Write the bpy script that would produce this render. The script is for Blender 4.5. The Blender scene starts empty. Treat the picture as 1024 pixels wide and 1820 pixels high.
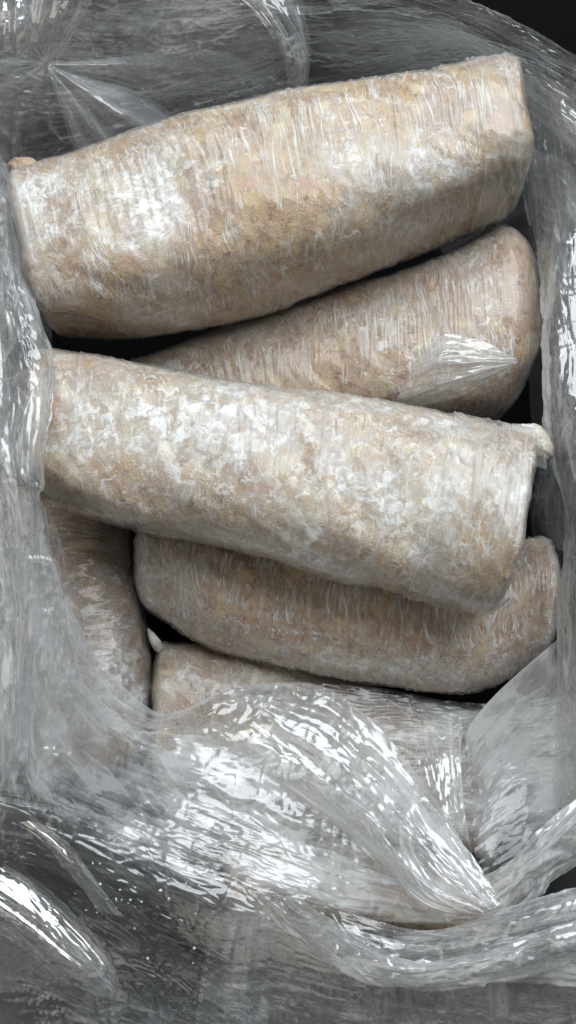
import bpy, math
import numpy as np
from mathutils import Vector, Matrix

# ------------------------------------------------------------------ camera, world, lights, exposure
scene = bpy.context.scene
C = scene.collection
FOVY = math.radians(50.0)
TILT = math.radians(11.0)            # phone held a little towards the viewer's side
DIST = 0.70                          # lens to the middle of the load
cam_pos = np.array([0.0, -DIST * math.sin(TILT), DIST * math.cos(TILT)])
cd = bpy.data.cameras.new('camera'); cam = bpy.data.objects.new('camera', cd); C.objects.link(cam)
cam.location = cam_pos; cam.rotation_euler = (TILT, 0, 0)
cd.sensor_fit = 'VERTICAL'; cd.angle = FOVY; cd.clip_start = 0.01; cd.clip_end = 50
scene.camera = cam

w = bpy.data.worlds.new('World'); scene.world = w; w.use_nodes = True
bg = w.node_tree.nodes['Background']
bg.inputs[0].default_value = (0.86, 0.93, 1.0, 1); bg.inputs[1].default_value = 0.12


def area(name, loc, target, sx, sy, power, col):
    ld = bpy.data.lights.new(name, 'AREA'); ld.shape = 'RECTANGLE'; ld.size = sx; ld.size_y = sy
    ld.energy = power; ld.color = col
    o = bpy.data.objects.new(name, ld); C.objects.link(o); o.location = loc
    d = Vector(target) - Vector(loc); o.rotation_euler = d.to_track_quat('-Z', 'Y').to_euler()
    return o


area('window_light', (0.30, 0.92, 1.54), (0, 0, 0), 2.0, 1.4, 55.0, (0.90, 0.96, 1.0))
area('room_light', (-1.3, -0.75, 1.5), (0, -0.1, 0), 2.0, 2.0, 11.0, (1.0, 0.92, 0.80))

vs = scene.view_settings
vs.view_transform = 'Standard'; vs.look = 'None'; vs.exposure = 0.0; vs.gamma = 1.0; vs.use_curve_mapping = False
scene.cycles.max_bounces = 5; scene.cycles.transparent_max_bounces = 24
scene.cycles.diffuse_bounces = 2; scene.cycles.glossy_bounces = 2; scene.cycles.transmission_bounces = 2
scene.cycles.caustics_reflective = False; scene.cycles.caustics_refractive = False
scene.cycles.use_denoising = True
scene.cycles.use_adaptive_sampling = True; scene.cycles.adaptive_threshold = .03; scene.cycles.adaptive_min_samples = 32

# ------------------------------------------------------------------ helpers
ct, st = math.cos(TILT), math.sin(TILT)
TH = math.tan(FOVY / 2)


def P(px, py, z):
    """the point at height z that the photograph shows at (px, py) of its 1024 x 1820 pixels"""
    a = (np.asarray(px, float) - 512) / 910 * TH
    b = (910 - np.asarray(py, float)) / 910 * TH
    dx, dy, dz = a, b * ct + st, b * st - ct
    t = (np.asarray(z, float) - cam_pos[2]) / dz
    return np.stack([cam_pos[0] + t * dx, cam_pos[1] + t * dy, cam_pos[2] + t * dz], -1)


def proj(p):
    """pixel of the photograph at which a point is seen"""
    q = p - cam_pos; zc = q[..., 1] * st - q[..., 2] * ct; yc = q[..., 1] * ct + q[..., 2] * st
    return np.stack([512 + q[..., 0] / zc / TH * 910, 910 - yc / zc / TH * 910], -1)


def hint(ix, iy, seed):
    a = ix.astype(np.int32).view(np.uint32); b = iy.astype(np.int32).view(np.uint32)
    h = a * np.uint32(374761393) + b * np.uint32(668265263) + np.uint32((seed * 1442695041) & 0xFFFFFFFF)
    h = (h ^ (h >> np.uint32(13))) * np.uint32(1274126177)
    h = (h ^ (h >> np.uint32(16))) * np.uint32(2246822519)
    return h ^ (h >> np.uint32(15))


def vnoise(x, y, seed=0):
    x, y = np.broadcast_arrays(np.asarray(x, np.float32), np.asarray(y, np.float32))
    ix, iy = np.floor(x), np.floor(y); fx, fy = x - ix, y - iy
    ux = fx * fx * fx * (fx * (fx * 6 - 15) + 10); uy = fy * fy * fy * (fy * (fy * 6 - 15) + 10)

    def g(jx, jy):
        a = hint(ix + jx, iy + jy, seed).astype(np.float32) * np.float32(2 * np.pi / 2 ** 32)
        return np.cos(a) * (fx - jx) + np.sin(a) * (fy - jy)
    return (g(0, 0) * (1 - ux) + g(1, 0) * ux) * (1 - uy) + (g(0, 1) * (1 - ux) + g(1, 1) * ux) * uy


def fbm(x, y, seed=0, octs=4, gain=0.5):
    v = 0; a = 1.0
    for i in range(octs):
        v = v + a * vnoise(x * 2 ** i, y * 2 ** i, seed + 31 * i); a *= gain
    return v


def facet(x, y, seed=0, tilt=1.1, ids=False):
    """piecewise facets meeting in sharp valleys: the way thin film crumples"""
    x, y = np.broadcast_arrays(np.asarray(x, np.float32), np.asarray(y, np.float32))
    ix, iy = np.floor(x), np.floor(y); best = np.full(np.shape(x), -9.0, np.float32)
    idv = np.zeros(np.shape(x), np.float32); fx = x - ix; fy = y - iy; B = np.uint32(255); q = np.float32(1 / 255)
    for jx in (-1, 0, 1):
        for jy in (-1, 0, 1):
            h = hint(ix + jx, iy + jy, seed)
            r0 = (h & B) * q; r1 = ((h >> np.uint32(8)) & B) * q; r2 = ((h >> np.uint32(16)) & B) * q; r3 = (h >> np.uint32(24)) * q
            ox = fx - jx - r0.astype(np.float32); oy = fy - jy - r1.astype(np.float32)
            gx = (r2 - .5).astype(np.float32) * tilt; gy = (r3 - .5).astype(np.float32) * tilt
            v = .45 * ((r2 + r3) % 1.0).astype(np.float32) - .45 * (ox * ox + oy * oy) + gx * ox + gy * oy
            if ids:
                idv = np.where(v > best, ((r0 * 7 + r1 * 3 + r3) % 1.0).astype(np.float32), idv)
            best = np.maximum(best, v)
    return (best, idv) if ids else best


def crumple(s, t, seed=0, warp=0.35):
    """creases of both signs, s and t already in units of one facet"""
    wx = warp * fbm(s * .7, t * .7, seed + 101, 2); wy = warp * fbm(s * .7, t * .7, seed + 202, 2)
    return facet(s + wx, t + wy, seed) - facet(s - wy + 3.3, t + wx + 8.1, seed + 57)


def veins(S, T, ws, wt, seed, ang=0., width=.001):
    """thin crease lines wandering along s: 1 on the line, 0 a width away"""
    c, q = math.cos(ang), math.sin(ang); a = (c * S + q * T) / ws; b = (c * T - q * S) / wt
    b = b + .7 * vnoise(a * .8, b * .4, seed + 1)
    n = vnoise(a, b, seed) + .3 * vnoise(a * 2.3, b * 2.1, seed + 2)
    m = np.clip(.25 + 2.2 * vnoise(a * .9 + 5, b * .45, seed + 3), 0, 1)
    return np.clip(1 - np.abs(n) * wt / width, 0, 1) * m


def spline(pts, n):
    """Catmull-Rom through pts (m, d), n samples even in chord length"""
    pts = np.asarray(pts, float); m = len(pts)
    if m == 2:
        u = np.linspace(0, 1, n)[:, None]; return pts[0] * (1 - u) + pts[1] * u
    p = np.vstack([2 * pts[0] - pts[1], pts, 2 * pts[-1] - pts[-2]])
    d = np.concatenate([[0], np.cumsum(np.linalg.norm(np.diff(pts, axis=0), axis=1) + 1e-9)]); d /= d[-1]
    q = np.linspace(0, 1, n); k = np.clip(np.searchsorted(d, q, 'right') - 1, 0, m - 2)
    u = ((q - d[k]) / (d[k + 1] - d[k]))[:, None]
    a, b, c, e = p[k], p[k + 1], p[k + 2], p[k + 3]
    return 0.5 * (2 * b + (c - a) * u + (2 * a - 5 * b + 4 * c - e) * u ** 2 + (3 * b - a - 3 * c + e) * u ** 3)


def spline_i(pts, n):
    """the same but even in index: keeps the stations of several curves in step"""
    pts = np.asarray(pts, float); m = len(pts)
    p = np.vstack([2 * pts[0] - pts[1], pts, 2 * pts[-1] - pts[-2]])
    q = np.linspace(0, m - 1, n); k = np.clip(q.astype(int), 0, m - 2); u = (q - k)[:, None]
    a, b, c, e = p[k], p[k + 1], p[k + 2], p[k + 3]
    return 0.5 * (2 * b + (c - a) * u + (2 * a - 5 * b + 4 * c - e) * u ** 2 + (3 * b - a - 3 * c + e) * u ** 3)


def normals(G):
    du = np.gradient(G, axis=0); dv = np.gradient(G, axis=1)
    n = np.cross(du, dv); n /= np.linalg.norm(n, axis=2, keepdims=True) + 1e-12
    return n


def grid_mesh(name, G, uv, mat, parent, origin, wrap=False, poles=None, layer=None):
    """one mesh object from a grid of points; uv (metres) and an optional layer value per point"""
    nu, nv = G.shape[:2]
    V = (G - origin).reshape(-1, 3)
    i = np.arange(nu - 1)[:, None] * nv; jn = nv if wrap else nv - 1
    j = np.arange(jn)[None, :]; j2 = (j + 1) % nv
    F = np.stack([i + j, i + j2, i + nv + j2, i + nv + j], -1).reshape(-1, 4)
    loops = F.ravel(); starts = np.arange(len(F)) * 4; tot = np.full(len(F), 4)
    me = bpy.data.meshes.new(name)
    if poles is not None:
        V = np.vstack([V, np.asarray(poles) - origin]); n0 = nu * nv
        jj = np.arange(nv); a = np.stack([jj, np.full(nv, n0), (jj + 1) % nv], -1)
        b = np.stack([(nu - 1) * nv + jj, (nu - 1) * nv + (jj + 1) % nv, np.full(nv, n0 + 1)], -1)
        T = np.vstack([a, b]); starts = np.concatenate([starts, len(loops) + np.arange(len(T)) * 3])
        tot = np.concatenate([tot, np.full(len(T), 3)]); loops = np.concatenate([loops, T.ravel()])
    me.vertices.add(len(V)); me.vertices.foreach_set('co', V.ravel().astype(np.float32))
    me.loops.add(len(loops)); me.loops.foreach_set('vertex_index', loops.astype(np.int32))
    me.polygons.add(len(starts)); me.polygons.foreach_set('loop_start', starts.astype(np.int32))
    me.polygons.foreach_set('loop_total', tot.astype(np.int32))
    me.polygons.foreach_set('use_smooth', np.ones(len(starts), bool))
    me.update(calc_edges=True)
    U = np.concatenate([uv.reshape(-1, 2), np.zeros((len(V), 1))[nu * nv:].repeat(2, 1)]) if poles is not None else uv.reshape(-1, 2)
    U3 = np.zeros((len(V), 3), np.float32); U3[:, :2] = U
    if layer is not None:
        U3[:nu * nv, 2] = layer.ravel()
    at = me.attributes.new('flow', 'FLOAT_VECTOR', 'POINT'); at.data.foreach_set('vector', U3.ravel())
    me.materials.append(mat)
    o = bpy.data.objects.new(name, me); C.objects.link(o)
    if parent is not None:
        o.parent = parent
    else:
        o.location = origin
    return o


def empty(name, loc, label, cat, group=None):
    o = bpy.data.objects.new(name, None); C.objects.link(o); o.location = loc
    o.empty_display_size = .03; o['label'] = label; o['category'] = cat
    if group:
        o['group'] = group
    return o


# ------------------------------------------------------------------ materials
class NT:
    def __init__(self, name):
        self.m = bpy.data.materials.new(name); self.m.use_nodes = True
        self.t = self.m.node_tree; self.t.nodes.clear()
        self.out = self.t.nodes.new('ShaderNodeOutputMaterial')

    def n(self, typ, props=None, **ins):
        nd = self.t.nodes.new('ShaderNode' + typ)
        for k, v in (props or {}).items():
            setattr(nd, k, v)
        for k, v in ins.items():
            self.s(nd, k, v)
        return nd

    def s(self, nd, k, v):
        k = int(k[1:]) if k[0] == 'i' and k[1:].isdigit() else k.replace('_', ' ')
        if isinstance(v, bpy.types.NodeSocket):
            self.t.links.new(v, nd.inputs[k])
        elif isinstance(v, bpy.types.Node):
            self.t.links.new(v.outputs[0], nd.inputs[k])
        else:
            if isinstance(v, tuple) and len(v) == 3 and nd.inputs[k].type == 'RGBA':
                v = v + (1,)
            nd.inputs[k].default_value = v

    def math(self, op, a, b=0.0, c=None, clamp=False):
        nd = self.n('Math', {'operation': op, 'use_clamp': clamp}, i0=a, i1=b)
        if c is not None:
            self.s(nd, 'i2', c)
        return nd.outputs[0]

    def ramp(self, v, lo, hi, a=0.0, b=1.0, smooth=True):
        nd = self.n('MapRange', {'interpolation_type': 'SMOOTHSTEP' if smooth else 'LINEAR'})
        self.s(nd, 'i0', v)
        for k, x in zip((1, 2, 3, 4), (lo, hi, a, b)):
            nd.inputs[k].default_value = x
        return nd.outputs[0]

    def mix(self, f, a, b, mode='MIX'):
        nd = self.n('Mix', {'data_type': 'RGBA', 'blend_type': mode})
        self.s(nd, 'i0', f); self.s(nd, 'i6', a); self.s(nd, 'i7', b)
        return nd.outputs[2]

    def noise(self, vec, scale, detail=4, rough=.5, dist=0., **pr):
        nd = self.n('TexNoise', pr, Scale=scale, Detail=float(detail), Roughness=rough, Distortion=dist)
        self.s(nd, 'Vector', vec)
        return nd

    def vscale(self, vec, sc):
        nd = self.n('VectorMath', {'operation': 'MULTIPLY'}, i0=vec, i1=sc)
        return nd.outputs[0]

    def vadd(self, a, b):
        return self.n('VectorMath', {'operation': 'ADD'}, i0=a, i1=b).outputs[0]


def film_material(name, rough=0.12, tint=(.83, .84, .84), edge=0.5, spec=0.09):
    """thin polythene: mostly see-through, a milky share (written into the mesh: folds, creases, doubled
    film) that grows at a slant, and a sharp reflection"""
    k = NT(name)
    at = k.n('Attribute', {'attribute_name': 'flow'}).outputs['Vector']
    fac = k.n('LayerWeight', Blend=.5).outputs['Facing']
    lay = k.n('SeparateXYZ', Vector=at).outputs['Z']
    hz = k.math('MULTIPLY_ADD', k.math('POWER', fac, 2.2), edge, lay, clamp=True)
    milk = k.n('MixShader', i0=.45, i1=k.n('BsdfDiffuse', Color=tint), i2=k.n('BsdfTranslucent', Color=tint))
    body = k.n('MixShader', i0=hz, i1=k.n('BsdfTransparent', Color=(.985, .985, .985)), i2=milk)
    fr = k.math('MULTIPLY_ADD', k.math('POWER', fac, 4.0), .8, spec, clamp=True)
    gl = k.n('BsdfGlossy', Color=(1, 1, 1), Roughness=rough)
    k.s(k.out, 'Surface', k.n('MixShader', i0=fr, i1=body, i2=gl))
    return k.m


def meat_material(name, off, tan=(.49, .335, .17), dark=(.20, .11, .055), frost=.5, band=(0.0, 0.0), pink=.38, streak=.5, streak_scale=1.0, flesh=(.37, .23, .13)):
    """frozen ground meat under cling film: tan flesh, fat, red flecks, patches of hoar frost"""
    k = NT(name)
    ob = k.n('TexCoord').outputs['Object']
    ob = k.vadd(ob, off)
    at = k.n('Attribute', {'attribute_name': 'flow'}).outputs['Vector']
    sep = k.n('SeparateXYZ', Vector=at)
    wv = k.noise(ob, 60., 3, .6).outputs['Color']
    ow = k.vadd(ob, k.vscale(wv, (.016, .016, .016)))
    wv2 = k.noise(ob, 260., 2, .5).outputs['Color']
    ow2 = k.vadd(ow, k.vscale(wv2, (.0032, .0032, .0032)))
    # flesh
    n1 = k.noise(ow, 34., 4, .55).outputs['Fac']; n2 = k.noise(ow2, 150., 4, .6).outputs['Fac']
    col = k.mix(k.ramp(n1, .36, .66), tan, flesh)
    col = k.mix(k.ramp(n2, .44, .70, 0, .85), col, dark)
    mg = k.noise(ob, 520., 3, .6).outputs['Fac']
    col = k.mix(k.ramp(mg, .48, .68, 0, .45), col, dark)
    fat = k.ramp(k.noise(ow2, 75., 2, .4).outputs['Fac'], .58, .66, 0, .7)
    col = k.mix(fat, col, (.60, .47, .25))
    pk = k.ramp(k.noise(ow, 48., 3, .5).outputs['Fac'], .60, .72, 0, pink)
    col = k.mix(pk, col, (.48, .20, .15))
    vs_ = k.n('TexVoronoi', {'feature': 'F1'}, Vector=ow2, Scale=42.)
    rare = k.math('GREATER_THAN', k.n('SeparateColor', Color=vs_.outputs['Color']).outputs[0], .66)
    spot = k.math('MULTIPLY', k.ramp(vs_.outputs['Distance'], .05, .14, 1, 0), rare)
    col = k.mix(k.math('MULTIPLY', spot, .8), col, (.16, .05, .035))
    # frost: big dendritic patches, a thin bloom, curly veins and flakes, grains
    f1 = k.noise(ow2, 23., 7, .64, .7).outputs['Fac']
    drift = k.noise(ob, 11., 2, .5).outputs['Fac']
    bias = k.math('MULTIPLY_ADD', drift, .90, frost - .5 - .45)
    bias = k.math('ADD', bias, sep.outputs['Z'])             # where the frost settled, written into the mesh
    fb = k.math('ADD', f1, bias)
    f2 = k.noise(ow2, 135., 6, .70, .8).outputs['Fac']
    patch = k.math('MULTIPLY', k.ramp(fb, .56, .70, 0, .95), k.ramp(f2, .36, .60, .30, 1.0))
    thin = k.math('MULTIPLY', k.ramp(fb, .42, .66, .0, .50), k.ramp(n2, .35, .65, .3, 1.0))
    flake = k.ramp(k.math('MULTIPLY_ADD', bias, .5, f2), .545, .625, 0, .62)
    v1 = k.noise(ow2, 105., 3, .55, 1.2).outputs['Fac']
    vein = k.ramp(k.math('ABSOLUTE', k.math('SUBTRACT', v1, .5)), .002, .028, .9, 0)
    v2 = k.noise(ow2, 260., 2, .5, 1.0).outputs['Fac']
    vein2 = k.ramp(k.math('ABSOLUTE', k.math('SUBTRACT', v2, .52)), .002, .032, .7, 0)
    vm = k.ramp(k.math('ADD', k.noise(ob, 38., 3).outputs['Fac'], bias), .38, .62, .12, .8)
    webm = k.math('MULTIPLY', k.math('MAXIMUM', vein, vein2), vm)
    g = k.noise(ob, 850., 2, .6).outputs['Fac']
    grain = k.math('MULTIPLY', k.ramp(g, .56, .66, 0, .75), k.ramp(drift, .35, .6, .5, 1))
    # creases of the cling film lie across the roll
    scw = k.vadd(k.vscale(at, (1.0, .055, 0)), k.vscale(k.noise(at, 16., 2).outputs['Color'], (.022, 0, 0)))
    s1 = k.noise(scw, 300. * streak_scale, 3, .6).outputs['Fac']
    line = k.ramp(k.math('ABSOLUTE', k.math('SUBTRACT', s1, .5)), .006, .045, 1, 0)
    line = k.math('MULTIPLY', line, k.ramp(k.noise(at, 36., 3, .6).outputs['Fac'], .42, .60, .05, streak))
    scx = k.vadd(k.vscale(k.n('Mapping', i0=at, Rotation=(0, 0, .3)), (1.0, .07, 0)), k.vscale(k.noise(at, 12., 2).outputs['Color'], (.02, 0, 0)))
    s2 = k.noise(scx, 190., 2, .5).outputs['Fac']
    line2 = k.ramp(k.math('ABSOLUTE', k.math('SUBTRACT', s2, .5)), .003, .022, 1, 0)
    line2 = k.math('MULTIPLY', line2, k.ramp(k.noise(at, 25., 2, .6).outputs['Fac'], .48, .60, 0, streak))
    line = k.math('MAXIMUM', line, line2)
    fm = patch
    for q in (thin, flake, webm, grain, line):
        fm = k.math('MAXIMUM', fm, q)
    fcol = k.mix(k.ramp(f2, .35, .65), (.58, .58, .56), (.82, .83, .82))
    fm = k.math('MULTIPLY', fm, k.math('MULTIPLY_ADD', spot, -.7, 1.0))
    col = k.mix(fm, col, fcol)
    hgt = k.math('ADD', k.math('MULTIPLY', fm, .6), k.math('ADD', k.math('MULTIPLY', line, .5), k.math('MULTIPLY', g, .9)))
    bm = k.n('Bump', Strength=.6, Distance=.0011, Height=hgt)
    pr = k.n('BsdfPrincipled', Base_Color=col, Roughness=k.ramp(fm, 0, 1, .42, .7), Normal=bm)
    pr.inputs['Subsurface Weight'].default_value = .0
    pr.inputs['Specular IOR Level'].default_value = .45
    k.s(k.out, 'Surface', pr)
    return k.m


def plain(name, col, rough=.6, var=.3, scale=40, spec=.5):
    k = NT(name)
    ob = k.n('TexCoord').outputs['Object']
    nz = k.noise(ob, float(scale), 5, .6).outputs['Fac']
    c = k.mix(nz, tuple(x * (1 - var) for x in col), tuple(x * (1 + var) for x in col))
    bm = k.n('Bump', Strength=.3, Distance=.001, Height=nz)
    k.s(k.out, 'Surface', k.n('BsdfPrincipled', Base_Color=c, Roughness=rough, Normal=bm, Specular_IOR_Level=spec))
    return k.m


M_film = film_material('bag_film', .17, spec=.085)
M_film_grey = film_material('bag_film_slack', .13, spec=.08)
M_film_smooth = film_material('bag_film_taut', .16, edge=.4, spec=.04)
M_film_bright = film_material('bag_film_gathered', .155, edge=.55, spec=.11)
M_film_dots = film_material('bag_film_embossed', .13, edge=.3, spec=.11)
M_film_flap = film_material('bag_film_flap', .16, edge=.45, spec=.28)
M_cling = film_material('cling_film', .13, tint=(.82, .82, .80), edge=.30, spec=.022)
M_cling_wad = film_material('cling_film_bunched', .12, tint=(.84, .84, .83), edge=.6, spec=.08)
M_table = plain('black_table', (.004, .004, .0045), .85, spec=.04)
M_ice = plain('ice_crumbs', (.72, .75, .78), .25, .1, 400)

# ------------------------------------------------------------------ setting
FLOOR = -0.185


def table():
    g = np.linspace(-1.6, 1.6, 9); X, Y = np.meshgrid(g, g, indexing='ij')
    G = np.stack([X, Y, np.full_like(X, 0.)], -1)
    o = grid_mesh('table', G, np.stack([X, Y], -1), M_table, None, np.array([0, 0, FLOOR - .004]) * 0)
    o.location.z = FLOOR - .004
    o['kind'] = 'structure'; o['label'] = 'plain black surface under and around the plastic bag'
    return o


table()


# ------------------------------------------------------------------ frozen rolls
def roll(name, label, up, lo, zc, hz, caps, mat, seed, power=2.5, cap_pow=2.6, nst=270, nseg=150, lump=.0016, frost_fn=None, film_gap=.0011, wrinkle=.0009, wr_scale=1.0, film=True, group='frozen meat rolls wrapped in cling film', film_mat=None, collar=(), creases=.36):
    n0 = 90
    zz = spline_i(np.array(zc, float)[:, None], n0)[:, 0]; hh = spline_i(np.array(hz, float)[:, None], n0)[:, 0]
    u = spline_i(up, n0); l = spline_i(lo, n0)
    U = P(u[:, 0], u[:, 1], zz); L = P(l[:, 0], l[:, 1], zz)
    u0, l0 = u.copy(), l.copy(); tq = np.linspace(0, 2 * np.pi, 48, endpoint=False)
    cq, sq = [np.sign(f(tq)) * np.abs(f(tq)) ** (2 / power) for f in (np.cos, np.sin)]
    for _ in range(4):                     # settle the section so that its seen outline is the one measured
        U = P(u[:, 0], u[:, 1], zz); L = P(l[:, 0], l[:, 1], zz)
        ring = ((U + L) / 2)[:, None] + ((U - L) / 2)[:, None] * cq[None, :, None] + np.array([0, 0, 1.]) * (hh[:, None] * sq)[..., None]
        px = proj(ring); n_ = u0 - l0; n_ = n_ / np.linalg.norm(n_, axis=1, keepdims=True)
        t = np.einsum('ijk,ik->ij', px, n_)
        u = u + n_ * (np.sum(u0 * n_, 1) - t.max(1))[:, None] * .9; l = l + n_ * (np.sum(l0 * n_, 1) - t.min(1))[:, None] * .9
    U = P(u[:, 0], u[:, 1], zz); L = P(l[:, 0], l[:, 1], zz)
    Cn = (U + L) / 2; W = (U - L) / 2
    d0 = Cn[0] - Cn[3]; d0 /= np.linalg.norm(d0); d1 = Cn[-1] - Cn[-4]; d1 /= np.linalg.norm(d1)
    # stations with rounded caps
    nc = 26
    ph = np.linspace(np.pi / 2 * .985, 0, nc, endpoint=False)
    s_c = np.cos(ph) ** (2 / cap_pow); o_c = np.sin(ph) ** (2 / cap_pow)
    k = np.linspace(0, n0 - 1, nst - 2 * nc)

    def at(a):
        i = np.clip(k.astype(int), 0, n0 - 2); f = (k - i)
        return a[i] * (1 - f).reshape(-1, *([1] * (a.ndim - 1))) + a[i + 1] * f.reshape(-1, *([1] * (a.ndim - 1)))
    cc = np.vstack([Cn[0] + d0 * caps[0] * o_c[:, None], at(Cn), (Cn[-1] + d1 * caps[1] * o_c[:, None])[::-1]])
    ww = np.vstack([W[0] * s_c[:, None], at(W), (W[-1] * s_c[:, None])[::-1]])
    hv = np.concatenate([hh[0] * s_c, at(hh), (hh[-1] * s_c)[::-1]])
    th = np.linspace(0, 2 * np.pi, nseg, endpoint=False)
    c, s = np.cos(th), np.sin(th)
    cs = np.sign(c) * np.abs(c) ** (2 / power); sn = np.sign(s) * np.abs(s) ** (2 / power)
    G = cc[:, None, :] + ww[:, None, :] * cs[None, :, None] + np.array([0, 0, 1.])[None, None, :] * (hv[:, None] * sn[None, :])[..., None]
    # metres along and around
    al = np.concatenate([[0], np.cumsum(np.linalg.norm(np.diff(cc, axis=0), axis=1))])
    rad = .05
    A, T = np.meshgrid(al, th * rad, indexing='ij')
    Gp = np.concatenate([G[:, -1:], G, G[:, :1]], 1); N = normals(Gp)[:, 1:-1]
    if np.mean(np.sum(N * (G - cc[:, None, :]), -1)) < 0:
        N = -N
    # lumps, periodic around: sample a torus-free blend of two planes
    cx, sx = np.cos(T / rad) * 1.3, np.sin(T / rad) * 1.3
    lum = fbm(A * 24 + cx, sx * 1.1 + 7 + seed, seed, 3) + .5 * fbm(A * 60 + cx * 2.3, sx * 2.6 + A * 11, seed + 5, 3)
    fine = fbm(A * 260 + cx * 9, sx * 11 + A * 37, seed + 9, 3)
    taper = np.concatenate([np.linspace(.15, 1, nc), np.ones(nst - 2 * nc), np.linspace(1, .15, nc)])[:, None]
    disp = lump * lum + .0034 * fbm(A * 8 + cx * .8, sx * .8 + 3, seed + 21, 2) * taper + .00038 * fine * taper
    G2 = G + N * disp[..., None]
    base = np.array([Cn[:, 0].mean(), Cn[:, 1].mean(), (zz - hh).min()])
    root = empty(name, base, label, 'frozen meat', group)
    fr = frost_fn(A / al[-1], T / rad) if frost_fn else np.zeros_like(A)
    uv = np.stack([A, T], -1)
    poles = np.array([cc[0] + d0 * .0002, cc[-1] + d1 * .0002])
    grid_mesh('meat', G2, uv, mat, root, base, wrap=True, poles=poles, layer=fr)
    if film:
        # the wrap: denser stations than the meat, creases run round the roll
        kk = np.linspace(0, nst - 1, int(nst * 1.6)); k0 = np.clip(kk.astype(int), 0, nst - 2); kf = kk - k0

        def up_(a):
            f = kf.reshape(-1, *([1] * (a.ndim - 1))); return a[k0] * (1 - f) + a[k0 + 1] * f
        Gf, Nf, Af, Tf, tp = up_(G2), up_(N), up_(A), up_(T), up_(np.broadcast_to(taper, A.shape))
        cx, sx = np.cos(Tf / rad) * 1.3, np.sin(Tf / rad) * 1.3
        t_ = Af * 290 * wr_scale + 3.2 * fbm(Af * 20 + cx, sx + 3, seed + 40, 2)
        wr = facet(t_, cx * 1.1 + 5.0 + Af * 5, seed + 3) - facet(t_ * .63 + 4, sx * 1.1 + 9 - Af * 4, seed + 6)
        wm = np.clip(.55 + 1.3 * fbm(Af * 14 + cx, sx * 1.2, seed + 77, 2), .12, 1.4)
        cr = crumple(Af * 90 + cx, sx * 4 + Af * 20, seed + 11)
        ln = np.zeros(Af.shape); Tw = Tf + .2                     # lines cross the seam below, out of sight
        for q, (ws, wt, an, wd) in enumerate(((.16, .016, .0, .0008), (.10, .012, .22, .0007), (.10, .012, -.2, .0007), (.06, .02, .7, .0007), (.14, .008, .06, .0006), (.12, .045, 1.0, .0008), (.12, .045, -.85, .0008))):
            ln = np.maximum(ln, veins(Tw, Af, ws, wt / wr_scale, seed + 150 + q * 7, an, wd))
        off = film_gap + (wrinkle * (wr * wm + .35 * cr) + .0007 * ln) * tp
        G3 = Gf + Nf * np.maximum(off, .0003)[..., None]
        rl = .01 + np.clip((wr * wm - .36) * .6, 0, .2) + creases * ln + .10 * np.clip(1 - np.abs(fbm(Af * 40 + cx * 2, sx * 3 + Af * 9, seed + 33, 3)) * 6, 0, 1)
        f = grid_mesh('cling_film', G3, np.stack([Af, Tf], -1), film_mat or M_cling, root, base, wrap=True, poles=poles + np.array([d0, d1]) * .0006, layer=np.clip(rl, 0, .8))
        f['label'] = 'clear cling film stretched round the roll in fine creases'
        for end, start, extra, hz_ in collar:
            # loose sleeve of film standing off the end
            ib = np.arange(int(nst * start), nst - nc) if end else np.arange(int(nst * (1 - start)), nc, -1)
            body = G2[ib] + N[ib] * .0026
            ne = 26; dd = d1 if end else d0; e = np.linspace(0, 1, ne + 1)[1:]
            cen = cc[ib[-1]]
            cent = cen + dd * (extra * e)[:, None]
            vary = np.clip(.55 + 1.3 * fbm(np.cos(th) * 2.2 + 3, np.sin(th) * 2.2, seed + 281, 2), .1, 1.25)
            lip = (cen + dd * (extra * e[:, None] * vary)[..., None]) + (body[-1] - cen)[None] * (1 - (.10 + .12 * vary) * e[:, None] ** 2)[..., None]
            S3 = np.vstack([body, lip]); m_ = len(S3)
            kk = np.linspace(0, m_ - 1, m_ * 2); k0 = np.clip(kk.astype(int), 0, m_ - 2); kf = (kk - k0)[:, None, None]
            S3 = S3[k0] * (1 - kf) + S3[k0 + 1] * kf
            N3 = normals(np.concatenate([S3[:, -1:], S3, S3[:, :1]], 1))[:, 1:-1]
            if np.mean(np.sum(N3 * (S3 - S3.mean(1, keepdims=True)), -1)) < 0:
                N3 = -N3
            a3 = np.concatenate([[0], np.cumsum(np.linalg.norm(np.diff(S3.mean(1), axis=0), axis=1))])
            A3, T3 = np.meshgrid(a3, th * rad, indexing='ij'); l3 = np.zeros(A3.shape)
            for q, (ws, wt, an, wd) in enumerate(((.09, .012, .05, .0011), (.07, .010, .3, .0010), (.07, .010, -.25, .0010), (.04, .014, .8, .0009))):
                l3 = np.maximum(l3, veins(T3 + .2, A3, ws, wt, seed + 250 + q * 7, an, wd))
            c3, s3 = np.cos(T3 / rad), np.sin(T3 / rad)
            d3 = .0012 * crumple(A3 / .012 + c3, s3 * 3 + A3 * 30, seed + 260) + .0011 * l3 + .0022 * fbm(c3 * 1.7 + A3 * 20, s3 * 1.7, seed + 270, 2)
            lip_ = np.exp(-((a3[-1] - A3) / .0012) ** 2) * .3
            first = np.exp(-(A3 / .0012) ** 2) * .2
            grid_mesh('film_sleeve', S3 + N3 * (np.maximum(d3, -.0012))[..., None], np.stack([A3, T3], -1), M_cling, root, base, wrap=True, layer=np.clip(hz_ + .45 * l3 + lip_ + first, 0, .8))
    return root, base


pi = math.pi


def gauss(x, m, s):
    return np.exp(-((x - m) / s) ** 2)


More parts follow.
